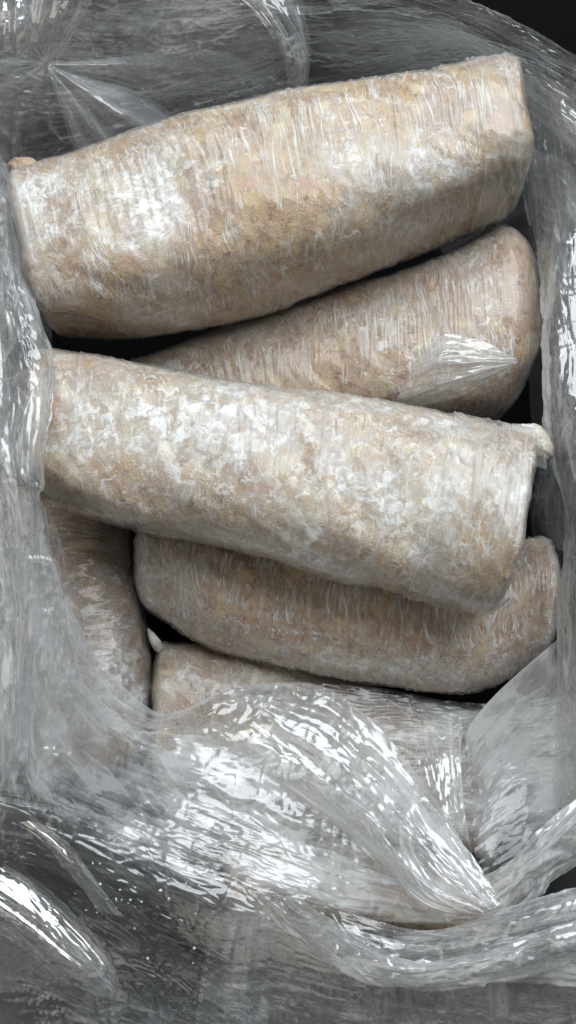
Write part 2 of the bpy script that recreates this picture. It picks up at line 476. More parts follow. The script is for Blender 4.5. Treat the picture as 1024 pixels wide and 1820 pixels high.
m_A = meat_material('meat_upper_roll', (.0, .0, .0), frost=.50, streak=.85)
m_B = meat_material('meat_second_roll', (.4, .2, .0), tan=(.48, .33, .205), flesh=(.41, .265, .175), frost=.45, streak=.8)
m_C = meat_material('meat_middle_roll', (.8, .1, .3), tan=(.51, .35, .175), frost=.475, streak=.7)
m_D = meat_material('meat_bent_roll', (.3, .7, .2), tan=(.48, .325, .20), frost=.44, streak=1.0, flesh=(.40, .255, .17))
m_E = meat_material('meat_left_roll', (.1, .5, .9), tan=(.38, .26, .18), frost=.46, streak=.4, flesh=(.30, .20, .14))  # flesh colours darkened to stand in for shade cast by the bag
m_N = meat_material('tied_wrap', (.2, .9, .1), tan=(.60, .50, .36), frost=.60, streak=.9, flesh=(.55, .44, .32), pink=.05)
m_F = meat_material('meat_low_roll', (.6, .4, .6), tan=(.46, .33, .22), frost=.46, streak=.7)

A_root, A_base = roll('meat_roll', 'largest frosted meat roll lying across the top, above all the others',
    [(52, 296), (200, 252), (400, 192), (600, 148), (760, 124), (862, 106)],
    [(118, 596), (270, 594), (450, 556), (640, 494), (800, 430), (905, 384)],
    [.012, .016, .02, .022, .026, .03], [.05, .053, .055, .055, .055, .054], (.013, .011), m_A, 3,
    power=3.1, cap_pow=4.0, collar=[(1, .80, .010, .05)], frost_fn=lambda a, t: .10 * gauss(a, .30, .16) * gauss(t, 1.35, .22) + .05 * gauss(a, .9, .10) - .10 * (t > pi) * 1.0 + .05 * gauss(a, .08, .07))
C_root, C_base = roll('meat_roll', 'thickly frosted meat roll lying across the middle with a tied nub at its right end',
    [(100, 622), (240, 640), (420, 676), (600, 706), (780, 738), (925, 772)],
    [(100, 902), (215, 940), (380, 966), (540, 1008), (700, 1050), (862, 1090)],
    [.0, .005, .01, .014, .018, .02], [.048, .05, .052, .053, .053, .052], (.012, .007), m_C, 17,
    power=2.8, cap_pow=4.0, collar=[(1, .76, .011, .05)], frost_fn=lambda a, t: .12 * gauss(a, .27, .34) * gauss(t, 1.55, .4) + .03)
B_root, B_base = roll('meat_roll', 'meat roll wedged between the top and middle rolls with a wad of film on it',
    [(250, 640), (400, 588), (560, 534), (700, 484), (790, 444), (858, 404)],
    [(270, 880), (420, 830), (560, 800), (700, 780), (790, 768), (876, 750)],
    [-.075, -.068, -.06, -.052, -.045, -.038], [.05, .05, .05, .052, .055, .056], (.02, .034), m_B, 29,
    power=3.0, cap_pow=2.1, frost_fn=lambda a, t: .13 * gauss(a, .84, .05) * gauss(t, 1.2, .7) - .06 * gauss(a, .95, .04))
D_root, D_base = roll('meat_roll', 'bent meat roll with a rounded left end lying just below the middle roll',
    [(280, 905), (400, 930), (560, 965), (720, 985), (850, 975), (955, 958)],
    [(270, 1088), (370, 1146), (530, 1190), (700, 1220), (840, 1230), (948, 1172)],
    [-.082, -.08, -.078, -.075, -.072, -.07], [.042, .045, .046, .046, .045, .042], (.014, .014), m_D, 41,
    power=2.2, cap_pow=2.0, wr_scale=1.5, wrinkle=.0013, creases=.42, frost_fn=lambda a, t: .32 * gauss(a, .6, .34) * gauss(t, pi - .70, .32) + .18 * gauss(a, .97, .05) + .12 * gauss(a, .03, .06) - .02)
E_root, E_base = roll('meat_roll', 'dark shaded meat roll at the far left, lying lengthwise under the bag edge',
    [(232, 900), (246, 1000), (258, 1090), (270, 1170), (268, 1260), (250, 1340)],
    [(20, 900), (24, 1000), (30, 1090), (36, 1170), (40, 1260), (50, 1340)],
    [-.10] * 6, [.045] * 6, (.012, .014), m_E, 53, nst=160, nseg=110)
F_root, F_base = roll('meat_roll', 'small visible end of a meat roll sinking under the front film',
    [(300, 1140), (420, 1146), (560, 1186), (700, 1232), (860, 1290)],
    [(300, 1420), (420, 1440), (560, 1466), (700, 1490), (860, 1520)],
    [-.118] * 5, [.044] * 5, (.010, .012), m_F, 67, nst=160, nseg=110, cap_pow=2.4)
G_root, G_base = roll('meat_roll', 'lowest meat roll, a brown shape seen only through the front film',
    [(430, 1470), (560, 1485), (690, 1505), (850, 1535)],
    [(430, 1625), (560, 1640), (690, 1655), (840, 1670)],
    [-.128] * 4, [.040] * 4, (.012, .012), m_F, 71, nst=120, nseg=90)


# ------------------------------------------------------------------ the plastic bag
bag = empty('plastic_bag', (0, 0, FLOOR), 'big clear crinkled plastic bag lining and folding over the meat rolls', 'plastic bag')
BO = np.array([0, 0, FLOOR])


def whiten(d, h, k, top):
    """doubled and stressed film turns milky along its creases"""
    l = np.abs(4 * d[1:-1, 1:-1] - d[:-2, 1:-1] - d[2:, 1:-1] - d[1:-1, :-2] - d[1:-1, 2:]) / h
    o = np.zeros_like(d); o[1:-1, 1:-1] = l
    return np.clip(k * (o - .06), 0, top)


def sheet(name, rows, nu, nv, mat, seed, folds=(), crink=(), haze=.1, streak=.08, flow=(.10, .006), label=None, hem=(0, 0), dots=0., fade=None, fine=1.0, vein=.20, iso=.35):
    """film through a net of control rows (px, py, z). s runs along each row, t from row to row.
    folds: (amp, wavelength along s, wavelength along t); crink the same with sharp facets"""
    R = np.stack([spline(P(*np.array(r, float).T), 60) for r in rows], 1)
    nu = int(np.clip(np.linalg.norm(np.diff(R, axis=0), axis=2).sum(0).max() / .0012, 60, 440))
    nv = int(np.clip(np.linalg.norm(np.diff(R, axis=1), axis=2).sum(1).mean() / .0006, 40, 400))
    R = np.stack([spline(P(*np.array(r, float).T), nu) for r in rows], 1)                     # nu, rows, 3
    G = np.stack([spline_i(R[i], nv) for i in range(nu)], 0)
    ls = np.linalg.norm(np.diff(G, axis=0), axis=2).mean(1); lt = np.linalg.norm(np.diff(G, axis=1), axis=2).mean(0)
    S = np.concatenate([[0], np.cumsum(ls)])[:, None] * np.ones((1, nv)); T = np.concatenate([[0], np.cumsum(lt)])[None, :] * np.ones((nu, 1))
    N = normals(G)
    if N[..., 2].mean() < 0:
        N = -N
    d = np.zeros(S.shape); ply = np.ones(S.shape)
    wob = .007 * fbm(S * 11, T * 11, seed + 400, 3, .4)
    for q, (a, ws, wt) in enumerate(folds):
        f, cell = facet(S / ws + wob / ws, (T + wob) / wt, seed + q * 3, ids=True); ply *= .55 + .9 * cell; f = f - facet(S / ws + 9.7, (T + wob) / wt * .8 + 4.2, seed + q * 3 + 1)
        d += .75 * a * f * (.45 + 1.2 * np.clip(.5 + fbm(S * 9, T * 9, seed + 60 + q, 2), 0, 1.3))
    for q, (a, ws, wt) in enumerate(crink):
        f = crumple(S / ws, (T + wob * .5) / wt, seed + 80 + q * 5)
        m = np.clip(.35 + 1.5 * fbm(S * 16, T * 16, seed + 90 + q, 3), .08, 1.5)
        d += .5 * a * f * m
    if dots:
        q = T / dots; r = S / dots + .5 * (np.floor(q) % 2)
        wq = .35 * vnoise(S * 60, T * 60, 8); rr = np.hypot((r + wq) % 1 - .5 + .25 * vnoise(S * 260, T * 260, 3), (q + wq) % 1 - .5)
        d += dots * .085 * np.clip(1 - rr / .30, 0, 1) * np.clip(.45 + 2.2 * fbm(S * 24, T * 24, seed, 3), 0, 1.3)
    # fine crinkle everywhere: narrow glints lying along the pull, then thin creases in several directions
    pm = np.clip(.55 + 1.8 * fbm(S * 20 + 3, T * 20, seed + 500, 2), .1, 1.5) * fine
    d += .0012 * pm * crumple(S / .038, (T + wob * .5) / .0042, seed + 510, .2) + .0008 * pm * crumple(S / .018, (T + wob * .5) / .0020, seed + 520, .2)
    im = np.clip(.2 + 2.2 * fbm(S * 26 + 9, T * 26, seed + 600, 3), 0, 1.4) * iso
    d += .0016 * im * crumple(S / .011, T / .009, seed + 610, .5) + .0009 * im * crumple(S / .0055, T / .0042, seed + 620, .5)
    for ws, wt, k_ in ((.030, .009, .9), (.013, .0042, .7), (.012, .010, .6 * min(iso, 1))):       # overlapping plies, each with its own edge
        ply *= 1 - .5 * k_ + k_ * facet(S / ws + 4.1, (T + wob * .7) / wt, seed + 640, ids=True)[1]
    ply = np.clip(ply, .12, 2.2)
    vn = np.zeros(S.shape)
    for q, (ws, wt, an, wd) in enumerate(((.07, .011, .0, .0012), (.05, .009, .30, .0011), (.05, .009, -.34, .0011), (.03, .012, .95, .0010), (.03, .013, -1.0, .0010), (.04, .0055, .05, .0008))):
        vn = np.maximum(vn, veins(S, T + wob, ws, wt, seed + 530 + q * 7, an, wd))
    d += .0007 * vn * min(fine, 1.3)
    G = G + N * d[..., None]
    h = .5 * (ls.mean() + lt.mean())
    lay = vein * vn + haze * np.clip(1 + 1.1 * fbm(S * 22, T * 22, seed + 300, 3), .35, 2.0)
    st_ = 1 - np.abs(fbm(S / flow[0], (T + wob) / flow[1], seed + 310, 4, .6)) * 3.4
    lay = lay + streak * np.clip(st_, 0, 1) ** 1.5 * np.clip(.6 + 1.5 * fbm(S * 12, T * 12, seed + 320, 2), 0, 1.4)
    lay = lay * ply + whiten(d, h, .35, .18) * min(1, streak * 9)
    for e, x in zip(hem, (T - T.min(), T.max() - T)):
        if e:
            lay = lay + e * np.exp(-(x / .0016) ** 2) + e * .35 * np.exp(-(x / .006) ** 2)
    fe = np.clip(np.minimum(S, S.max() - S) / .022 + .6 * fbm(S * 40, T * 40, seed + 700, 2), 0, 1)
    for e, x in zip(hem, (T - T.min(), T.max() - T)):
        if not e:
            fe = fe * np.clip(x / .014 + .6 * fbm(S * 45, T * 45, seed + 710, 2), 0, 1)
    lay = lay * (.06 + .94 * fe * fe * (3 - 2 * fe))
    if fade is not None:
        lay = lay * fade(S / S.max(), T / T.max())
    o = grid_mesh(name, G, np.stack([S, T], -1), mat, bag, BO, layer=np.clip(lay, 0.005, .9))
    if label:
        o['label'] = label
    return o


# back wall behind the upper roll: slack grey layers over black
sheet('back_panel', [
    [(-60, -60, .06), (200, -40, .03), (450, -50, .05), (640, -40, .06), (800, -10, .06), (930, 46, .05), (1080, 124, .04)],
    [(-60, 60, .02), (200, 70, -.01), (450, 40, .0), (640, 40, .02), (790, 50, .03), (930, 95, .03), (1080, 170, .02)],
    [(-60, 220, -.03), (200, 190, -.05), (450, 130, -.05), (640, 110, -.04), (790, 90, -.03), (930, 140, -.02), (1080, 240, .0)],
    [(-60, 420, -.09), (200, 320, -.10), (450, 240, -.10), (640, 200, -.10), (790, 180, -.09), (930, 220, -.08), (1080, 330, -.06)]],
    480, 260, M_film, 5, folds=[(.010, .16, .035), (.005, .09, .018)], crink=[(.0022, .022, .010), (.0009, .009, .005)], iso=1.3, haze=.12, streak=.06, vein=.09, fine=1.4, hem=(.15, 0), label='slack grey film behind the upper roll')
sheet('back_panel', [
    [(-40, -60, .02), (150, -60, .03), (330, -60, .06), (440, -60, .07), (520, -40, .07)],
    [(-40, 130, -.02), (140, 125, -.01), (300, 110, .01), (420, 80, .03), (500, 40, .04)],
    [(-40, 330, -.08), (150, 300, -.08), (330, 240, -.07), (520, 190, -.06), (560, 150, -.04)],
    ], 320, 180, M_film_grey, 11, folds=[(.008, .14, .026), (.004, .08, .013)], crink=[(.0016, .02, .008), (.0006, .008, .004)], iso=1.2, haze=.09, streak=.07, vein=.07, fine=1.2, hem=(0, 0))
sheet('back_panel', [
    [(330, -60, .09), (440, 10, .085), (500, 100, .07), (512, 160, .05)],
    [(450, -60, .09), (500, 10, .085), (530, 90, .07), (528, 160, .05)],
    [(520, -60, .08), (540, 10, .075), (552, 90, .06), (545, 160, .03)]],
    140, 90, M_film_grey, 12, folds=[(.006, .10, .012)], crink=[(.0012, .02, .006)], haze=.06, streak=.16, flow=(.12, .005))
sheet('back_panel', [
    [(560, 60, .02), (700, 40, .04), (800, 45, .05), (900, 90, .05), (980, 140, .05), (1060, 190, .05)],
    [(600, 120, -.02), (720, 90, .0), (820, 80, .02), (900, 125, .03), (970, 180, .035), (1060, 240, .04)],
    [(640, 170, -.06), (740, 140, -.05), (840, 120, -.03), (910, 170, -.02), (980, 230, .0), (1060, 300, .02)]],
    300, 120, M_film_bright, 14, folds=[(.007, .07, .03)], crink=[(.0026, .018, .009), (.001, .008, .005)], iso=1.0, haze=.05, streak=.05, vein=.08, fine=1.2)


# neck gathered into a pinch at the upper left
def fan(name, pinch, z0, a0, a1, r1, z1, mat, seed, nfold, amp, haze=.1, nu=150, nv=200, label=None, r0=4, out=.0):
    r = np.linspace(0, 1, nu)[:, None]; a = np.linspace(0, 1, nv)[None, :]
    ang = np.radians(a0 + (a1 - a0) * a) + .25 * r * vnoise(a * 3, r * 1.2, seed + 30)
    rr = r0 + (r1 - r0) * r * (.85 + .5 * vnoise(a * 5, a * 0 + seed, seed))
    px = pinch[0] + rr * np.cos(ang); py = pinch[1] - rr * np.sin(ang)
    z = z0 + (z1 - z0) * r ** 1.2 + a * 0
    G = P(px, py, z)
    q = a * nfold + 1.6 * vnoise(r * 1.5 + a * 3, a * nfold * .35, seed)
    f = np.abs((q % 1.0) - .5) * 2 - .5 + .9 * (facet(q * 1.9, r * 3 + a * 0, seed + 2) - .1)
    f = f * np.clip(.3 + 1.6 * vnoise(a * nfold * .4, r * 2.0, seed + 5), .05, 1.2)
    N = normals(G); N = N * np.sign(N[..., 2:3].mean())
    d = amp * f * np.clip(r * 3, 0, 1) + .0012 * crumple(r * 12 + a * 0, a * nfold * .9, seed + 8) * np.clip(r * 4, 0, 1)
    G = G + N * d[..., None]
    S = r * r1 * .00036 + a * 0; T = a * np.radians(abs(a1 - a0)) * r1 * .6 * .00036 + r * 0
    lay = haze * (.5 + 1.4 * np.clip(1 - np.abs(fbm(q * .8, r * 1.5 + a * 0, seed + 9, 2)) * 2.6, 0, 1)) * (out + (1 - out) * np.clip(1 - r, 0, 1) ** .7)
    edge = np.clip(np.minimum(a, 1 - a) * 7, 0, 1)
    o = grid_mesh(name, G, np.stack([S, T], -1), mat, bag, BO, layer=lay * (.2 + .8 * edge))
    if label:
        o['label'] = label


fan('neck_fan', (82, 114), .03, -72, 6, 380, -.05, M_film_grey, 22, 8, .004, haze=.22, label='folds fanning out below the pinch')
fan('neck_fan', (82, 112), .025, 160, 280, 170, -.02, M_film_grey, 23, 9, .003, haze=.16)
fan('neck_fan', (82, 112), .035, 62, 150, 130, .07, M_film, 24, 16, .002, haze=.16, out=.4)
sheet('neck_ruffle', [
    [(-50, 100, .06), (-10, 96, .065), (24, 88, .07), (56, 78, .07), (84, 60, .07), (104, 40, .07)],
    [(-50, 50, .075), (-6, 48, .08), (30, 46, .085), (64, 40, .085), (94, 30, .085), (116, 20, .085)],
    [(-60, -30, .08), (0, -30, .09), (40, -30, .095), (78, -30, .095), (110, -30, .095), (140, -30, .095)]],
    420, 110, M_film_flap, 21, folds=[(.006, .0045, .05), (.004, .0030, .02)], crink=[(.0014, .004, .012)], fine=.5, vein=.08, haze=.16, streak=.25, hem=(.2, 0), flow=(.003, .03), label='bright ruffled film in the upper left corner')
sheet('neck_fold', [
    [(82, 118, .035), (98, 88, .05), (122, 40, .07), (150, -20, .09)],
    [(86, 120, .045), (108, 88, .06), (134, 40, .08), (164, -20, .10)],
    [(92, 120, .035), (114, 88, .05), (142, 40, .07), (172, -20, .09)]], 90, 40, M_film_bright, 25, crink=[(.0008, .02, .004)], haze=.40)

# left rim: vertical bunch of film
sheet('left_rim', [
    [(-90, 230, .03), (-90, 480, .03), (-90, 700, .03), (-90, 900, .03), (-90, 1150, .02), (-90, 1420, .01)],
    [(-30, 230, .01), (-20, 480, .05), (0, 700, .06), (0, 900, .06), (10, 1150, .04), (-10, 1420, .02)],
    [(6, 300, -.01), (30, 490, .05), (58, 650, .065), (50, 850, .07), (70, 1100, .03), (50, 1420, .0)],
    [(12, 380, -.02), (44, 530, .03), (80, 650, .05), (68, 860, .06), (112, 1080, .005), (160, 1330, -.03)]],
    620, 220, M_film, 31, folds=[(.010, .13, .022), (.005, .06, .010)], crink=[(.0026, .022, .006), (.0011, .009, .0035)], iso=1.3, haze=.22, streak=.20, vein=.20, fine=1.5, flow=(.09, .005), hem=(0, .2), label='bunched film edge hanging down the left side')
sheet('left_rim', [
    [(-60, 200, -.03), (-50, 420, -.03), (-40, 560, -.02), (-40, 760, .02), (-40, 980, .03)],
    [(0, 260, -.05), (20, 420, -.05), (40, 560, -.04), (40, 760, .035), (40, 980, .03)],
    [(30, 300, -.08), (60, 430, -.09), (92, 600, -.09), (80, 800, .0), (96, 980, -.01)]],
    300, 100, M_film_grey, 33, folds=[(.006, .12, .02)], crink=[(.0018, .016, .006), (.0007, .007, .0035)], iso=1.1, haze=.12, streak=.10, vein=.12, fine=1.4)
sheet('left_rim', [
    [(-80, 860, .03), (-80, 1050, .03), (-80, 1250, .025), (-80, 1500, .005)],
    [(0, 880, .065), (10, 1050, .05), (10, 1250, .03), (0, 1500, .0)],
    [(70, 890, .065), (90, 1050, .042), (80, 1250, .022), (110, 1480, -.005)],
    [(100, 940, .05), (150, 1110, .022), (190, 1260, .004), (260, 1440, -.02)]],
    330, 180, M_film, 34, folds=[(.008, .12, .02), (.004, .05, .010)], crink=[(.0022, .022, .007), (.0009, .009, .004)], iso=1.3, haze=.12, streak=.16, vein=.18, fine=1.5, flow=(.08, .005), fade=lambda s, t: np.clip((1 - t) * 3, 0, 1) * np.clip((1 - s) * 3, .1, 1))

# right rim: vertical bunch with sharp glints
sheet('right_rim', [
    [(900, 170, -.01), (922, 300, -.02), (958, 460, -.01), (960, 640, .03), (964, 770, .03), (1002, 930, .0), (996, 1100, -.02), (990, 1300, -.03), (985, 1480, -.03)],
    [(960, 150, .03), (965, 300, .01), (982, 460, .04), (988, 640, .06), (992, 770, .05), (1020, 930, .03), (1014, 1100, .02), (1012, 1300, .01), (1010, 1480, .0)],
    [(1010, 140, .05), (1010, 300, .03), (1020, 460, .05), (1030, 640, .06), (1040, 770, .06), (1060, 930, .05), (1050, 1100, .04), (1050, 1300, .03), (1050, 1480, .02)],
    [(1100, 140, .06), (1100, 300, .05), (1110, 460, .05), (1110, 640, .05), (1110, 770, .05), (1120, 930, .05), (1110, 1100, .05), (1110, 1300, .04), (1110, 1480, .03)]],
    680, 200, M_film_bright, 35, folds=[(.010, .11, .018), (.005, .05, .009)], crink=[(.0028, .020, .006), (.0012, .009, .0035)], iso=1.0, haze=.22, streak=.18, vein=.15, hem=(.2, 0), label='bunched glinting film down the right side',
    fade=lambda s, t: .25 + .75 * np.clip((s - .10) * 5, 0, 1))
sheet('right_rim', [
    [(880, 80, .0), (915, 200, -.03), (935, 400, -.04), (968, 560, -.03), (975, 720, -.05), (940, 860, -.09), (945, 960, -.09)],
    [(960, 90, .02), (980, 220, -.01), (990, 400, .0), (1000, 560, .0), (1000, 720, -.02), (990, 880, -.05), (1000, 980, -.05)],
    [(1080, 140, .04), (1080, 240, .03), (1080, 400, .03), (1080, 560, .03), (1080, 720, .02), (1080, 880, .01), (1080, 980, .0)]],
    360, 130, M_film, 37, folds=[(.008, .12, .03)], crink=[(.0020, .020, .008), (.0008, .008, .004)], iso=.9, haze=.10, streak=.06, vein=.1, fine=1.2)
sheet('right_rim', [
    [(985, 150, .07), (1000, 175, .075), (1030, 200, .075), (1070, 240, .075)],
    [(975, 200, .06), (995, 215, .07), (1030, 245, .07), (1070, 290, .07)],
    [(985, 240, .04), (1005, 255, .05), (1030, 285, .05), (1070, 330, .05)]],
    110, 90, M_film_bright, 38, folds=[(.005, .05, .008)], crink=[(.0016, .014, .005)], haze=.14, streak=.14)

# front film: wrinkles stream from the left rim down to the gather at the lower right
sheet('front_panel', [
    [(64, 905, .045), (96, 1000, .03), (140, 1110, .008), (200, 1200, -.018), (290, 1268, -.045), (400, 1228, -.075), (500, 1214, -.07), (580, 1225, -.06), (660, 1280, -.045), (740, 1375, -.03), (800, 1460, -.01), (850, 1550, .01), (885, 1610, .02)],
    [(30, 960, .052), (70, 1080, .036), (120, 1200, .012), (190, 1272, -.012), (280, 1322, -.035), (380, 1364, -.05), (480, 1408, -.046), (560, 1448, -.038), (640, 1492, -.025), (715, 1536, -.01), (775, 1572, .005), (830, 1602, .015), (868, 1618, .02)],
    [(-20, 1020, .05), (20, 1180, .03), (80, 1320, .008), (170, 1392, -.012), (270, 1434, -.03), (370, 1474, -.04), (470, 1514, -.035), (560, 1548, -.025), (640, 1576, -.012), (710, 1585, .0), (770, 1605, .01), (820, 1618, .018), (860, 1624, .02)],
    [(-90, 1120, .04), (-30, 1300, .02), (50, 1430, .0), (150, 1490, -.018), (260, 1530, -.03), (360, 1560, -.035), (460, 1590, -.025), (560, 1615, -.015), (640, 1632, -.004), (710, 1640, .005), (770, 1642, .012), (820, 1640, .018), (860, 1634, .02)]],
    760, 460, M_film, 43, folds=[(.011, .20, .030), (.006, .10, .014)], crink=[(.0034, .032, .008), (.0018, .014, .0045), (.0008, .006, .0022)], iso=1.1, haze=.31, streak=.16, vein=.18, fine=.85, hem=(.2, 0), fade=lambda s, t: 1 + .8 * np.clip(.38 - s, 0, .3) * np.clip(t * 4, 0, 1) * 2, label='large front film with wrinkles streaming to the lower right')
sheet('front_panel', [
    [(300, 1255, -.08), (420, 1225, -.08), (560, 1214, -.075), (700, 1226, -.07), (800, 1244, -.075), (900, 1250, -.08), (1030, 1230, -.09)],
    [(250, 1380, -.07), (400, 1370, -.07), (560, 1360, -.065), (700, 1350, -.06), (800, 1350, -.065), (900, 1345, -.075), (1030, 1330, -.085)],
    [(250, 1500, -.06), (400, 1510, -.06), (560, 1510, -.055), (700, 1500, -.05), (800, 1500, -.055), (900, 1500, -.065), (1030, 1490, -.075)]],
    300, 150, M_film_smooth, 47, folds=[(.008, .07, .05)], crink=[(.0020, .03, .02), (.0008, .01, .008)], haze=.42, streak=.08)
sheet('front_panel', [
    [(-60, 1380, .0), (60, 1400, -.01), (180, 1440, -.02), (320, 1500, -.03), (470, 1560, -.025), (600, 1620, -.01), (680, 1670, .0)],
    [(-60, 1440, .0), (60, 1460, -.01), (180, 1520, -.02), (310, 1580, -.03), (450, 1640, -.025), (580, 1690, -.01), (660, 1720, .0)],
    [(-60, 1500, -.01), (60, 1530, -.02), (180, 1600, -.03), (300, 1660, -.035), (430, 1720, -.03), (560, 1760, -.02), (640, 1780, -.01)]],
    420, 170, M_film, 48, folds=[(.008, .16, .03), (.004, .08, .014)], crink=[(.0022, .03, .009), (.0009, .011, .005)], haze=.26, streak=.18, fade=lambda s, t: np.clip(1.2 - 1.5 * t, .08, 1) * np.clip(t * 8, .15, 1) * np.clip(.35 + 1.4 * s, 0, 1))
sheet('front_sash', [
    [(520, 1222, -.045), (600, 1250, -.035), (690, 1330, -.02), (760, 1420, -.0), (830, 1510, .02), (892, 1604, .035)],
    [(470, 1262, -.035), (570, 1318, -.022), (660, 1395, -.005), (735, 1470, .015), (805, 1550, .03), (876, 1614, .04)],
    [(430, 1300, -.035), (540, 1375, -.022), (635, 1450, -.005), (710, 1520, .012), (775, 1585, .028), (858, 1622, .038)],
    [(390, 1330, -.05), (510, 1410, -.035), (610, 1480, -.02), (690, 1545, .0), (745, 1605, .02), (840, 1632, .03)]],
    460, 190, M_film_bright, 49, folds=[(.009, .18, .018), (.005, .09, .009)], crink=[(.0028, .026, .006), (.0014, .011, .0035), (.0006, .005, .002)], iso=.9, fine=.9, haze=.30, streak=.24, hem=(.12, .12), flow=(.14, .005), label='bright sash of wrinkles running down to the gather', fade=lambda s, t: np.clip(s * 4, .1, 1))
# smooth milky panel at the lower right
sheet('side_panel', [
    [(1010, 1120, -.03), (940, 1180, -.045), (880, 1235, -.055), (835, 1290, -.06), (815, 1350, -.06)],
    [(1040, 1220, -.02), (980, 1260, -.04), (920, 1300, -.05), (870, 1345, -.055), (830, 1400, -.055)],
    [(1060, 1360, -.02), (1000, 1380, -.04), (940, 1400, -.05), (890, 1430, -.05), (840, 1470, -.05)],
    [(1080, 1500, .0), (1010, 1520, -.02), (950, 1540, -.03), (900, 1560, -.03), (850, 1590, -.02)]],
    260, 280, M_film_smooth, 51, fine=.8, iso=.7, vein=.12, folds=[(.0012, .05, .09)], crink=[(.0010, .035, .007)], haze=.46, streak=.06, hem=(.25, 0), flow=(.03, .02), label='taut milky panel beside the embossed strip', fade=lambda s, t: np.clip(1.25 - .75 * t, .3, 1))
sheet('seam_strip', [
    [(735, 1290, -.05), (745, 1360, -.05), (765, 1440, -.04), (790, 1520, -.02)],
    [(780, 1275, -.045), (785, 1360, -.045), (795, 1440, -.035), (815, 1520, -.015)],
    [(822, 1262, -.045), (820, 1360, -.045), (826, 1440, -.03), (840, 1520, -.01)]],
    190, 90, M_film_dots, 53, folds=[(.004, .06, .02)], crink=[(.0012, .02, .008)], haze=.22, streak=.06, dots=.0042, hem=(0, .25), label='embossed strip of film')
# swirl and rolled cuff
sheet('cuff', [
    [(480, 1560, -.03), (560, 1620, -.01), (640, 1672, .01), (740, 1690, .02), (860, 1668, .03), (960, 1640, .035), (1090, 1610, .04)],
    [(490, 1585, -.015), (570, 1650, .004), (650, 1700, .024), (745, 1715, .034), (860, 1696, .044), (960, 1670, .05), (1090, 1645, .055)],
    [(480, 1600, -.012), (565, 1675, .004), (650, 1722, .024), (745, 1738, .034), (860, 1722, .044), (960, 1702, .05), (1090, 1690, .055)],
    [(470, 1615, -.02), (560, 1690, -.01), (650, 1740, .01), (745, 1752, .02), (860, 1745, .03), (960, 1735, .035), (1090, 1730, .04)]],
    520, 170, M_film_bright, 55, folds=[(.011, .08, .011), (.006, .04, .006)], crink=[(.0034, .020, .0055), (.0009, .009, .003)], iso=1.6, fine=1.5, vein=.22, haze=.22, streak=.30, flow=(.07, .0035), hem=(.1, .1), label='rolled bright cuff of gathered film along the bottom', fade=lambda s, t: np.clip(.25 + s * 1.6, 0, 1))
sheet('cuff', [
    [(800, 1640, .01), (870, 1640, .02), (930, 1608, .03), (990, 1560, .035), (1090, 1500, .04)],
    [(815, 1612, .026), (880, 1592, .036), (930, 1552, .046), (985, 1500, .05), (1090, 1430, .055)],
    [(830, 1570, .01), (885, 1548, .03), (922, 1512, .04), (975, 1452, .045), (1090, 1370, .05)]],
    300, 150, M_film_bright, 57, folds=[(.010, .05, .02), (.006, .03, .008)], crink=[(.0022, .018, .007), (.0009, .008, .0035)], iso=1.6, fine=1.2, vein=.2, haze=.28, streak=.2, flow=(.06, .004), hem=(.1, .15))
sheet('cuff', [
    [(600, 1610, -.01), (720, 1650, .0), (820, 1645, .01), (920, 1615, .01), (1080, 1580, .02)],
    [(620, 1660, .0), (740, 1690, .0), (840, 1680, .01), (940, 1650, .02), (1080, 1620, .03)]],
    240, 70, M_film, 58, folds=[(.005, .08, .014)], crink=[(.0018, .016, .005)], fine=1.5, vein=.3, haze=.14, streak=.3, hem=(.1, .1))
sheet('cuff', [
    [(640, 1690, .03), (740, 1705, .045), (850, 1690, .055), (950, 1655, .06), (1090, 1612, .065)],
    [(640, 1715, .038), (740, 1728, .052), (850, 1712, .062), (950, 1684, .067), (1090, 1650, .072)],
    [(650, 1745, .03), (745, 1762, .04), (850, 1750, .05), (950, 1728, .055), (1090, 1700, .06)]],
    240, 70, M_film_bright, 59, folds=[(.009, .06, .009), (.005, .03, .005)], crink=[(.0028, .016, .005)], iso=1.6, fine=1.5, vein=.25, haze=.12, streak=.28, flow=(.06, .0035), hem=(.2, .2))
sheet('cuff', [
    [(700, 1660, .02), (800, 1650, .035), (900, 1618, .045), (980, 1590, .05), (1090, 1560, .055)],
    [(700, 1690, .03), (800, 1684, .045), (900, 1655, .055), (980, 1625, .06), (1090, 1590, .065)],
    [(710, 1715, .02), (805, 1712, .035), (905, 1690, .045), (985, 1660, .05), (1090, 1630, .055)]],
    240, 70, M_film_bright, 60, folds=[(.006, .10, .012)], crink=[(.0018, .016, .005)], fine=1.5, vein=.34, haze=.10, streak=.3, flow=(.06, .0035), hem=(.1, .1))
# lower layers under the cuff
sheet('skirt', [
    [(-60, 1440, -.03), (120, 1500, -.04), (300, 1560, -.04), (460, 1610, -.03), (600, 1680, -.01), (760, 1730, .01), (900, 1735, .02), (1090, 1720, .03)],
    [(-60, 1580, -.05), (120, 1610, -.06), (280, 1660, -.06), (440, 1710, -.05), (590, 1750, -.04), (760, 1790, -.02), (900, 1795, -.01), (1090, 1790, .0)],
    [(-60, 1900, -.09), (120, 1900, -.09), (280, 1900, -.09), (440, 1900, -.09), (590, 1900, -.08), (760, 1900, -.07), (900, 1900, -.06), (1090, 1900, -.05)]],
    560, 280, M_film, 61, folds=[(.009, .12, .05), (.006, .03, .07)], crink=[(.0022, .014, .024), (.0009, .008, .008)], iso=1.7, vein=.22, haze=.15, streak=.2, flow=(.010, .05), label='hanging film below the cuff', fade=lambda s, t: .06 + .94 * np.clip((s - .34) * 3, 0, 1))
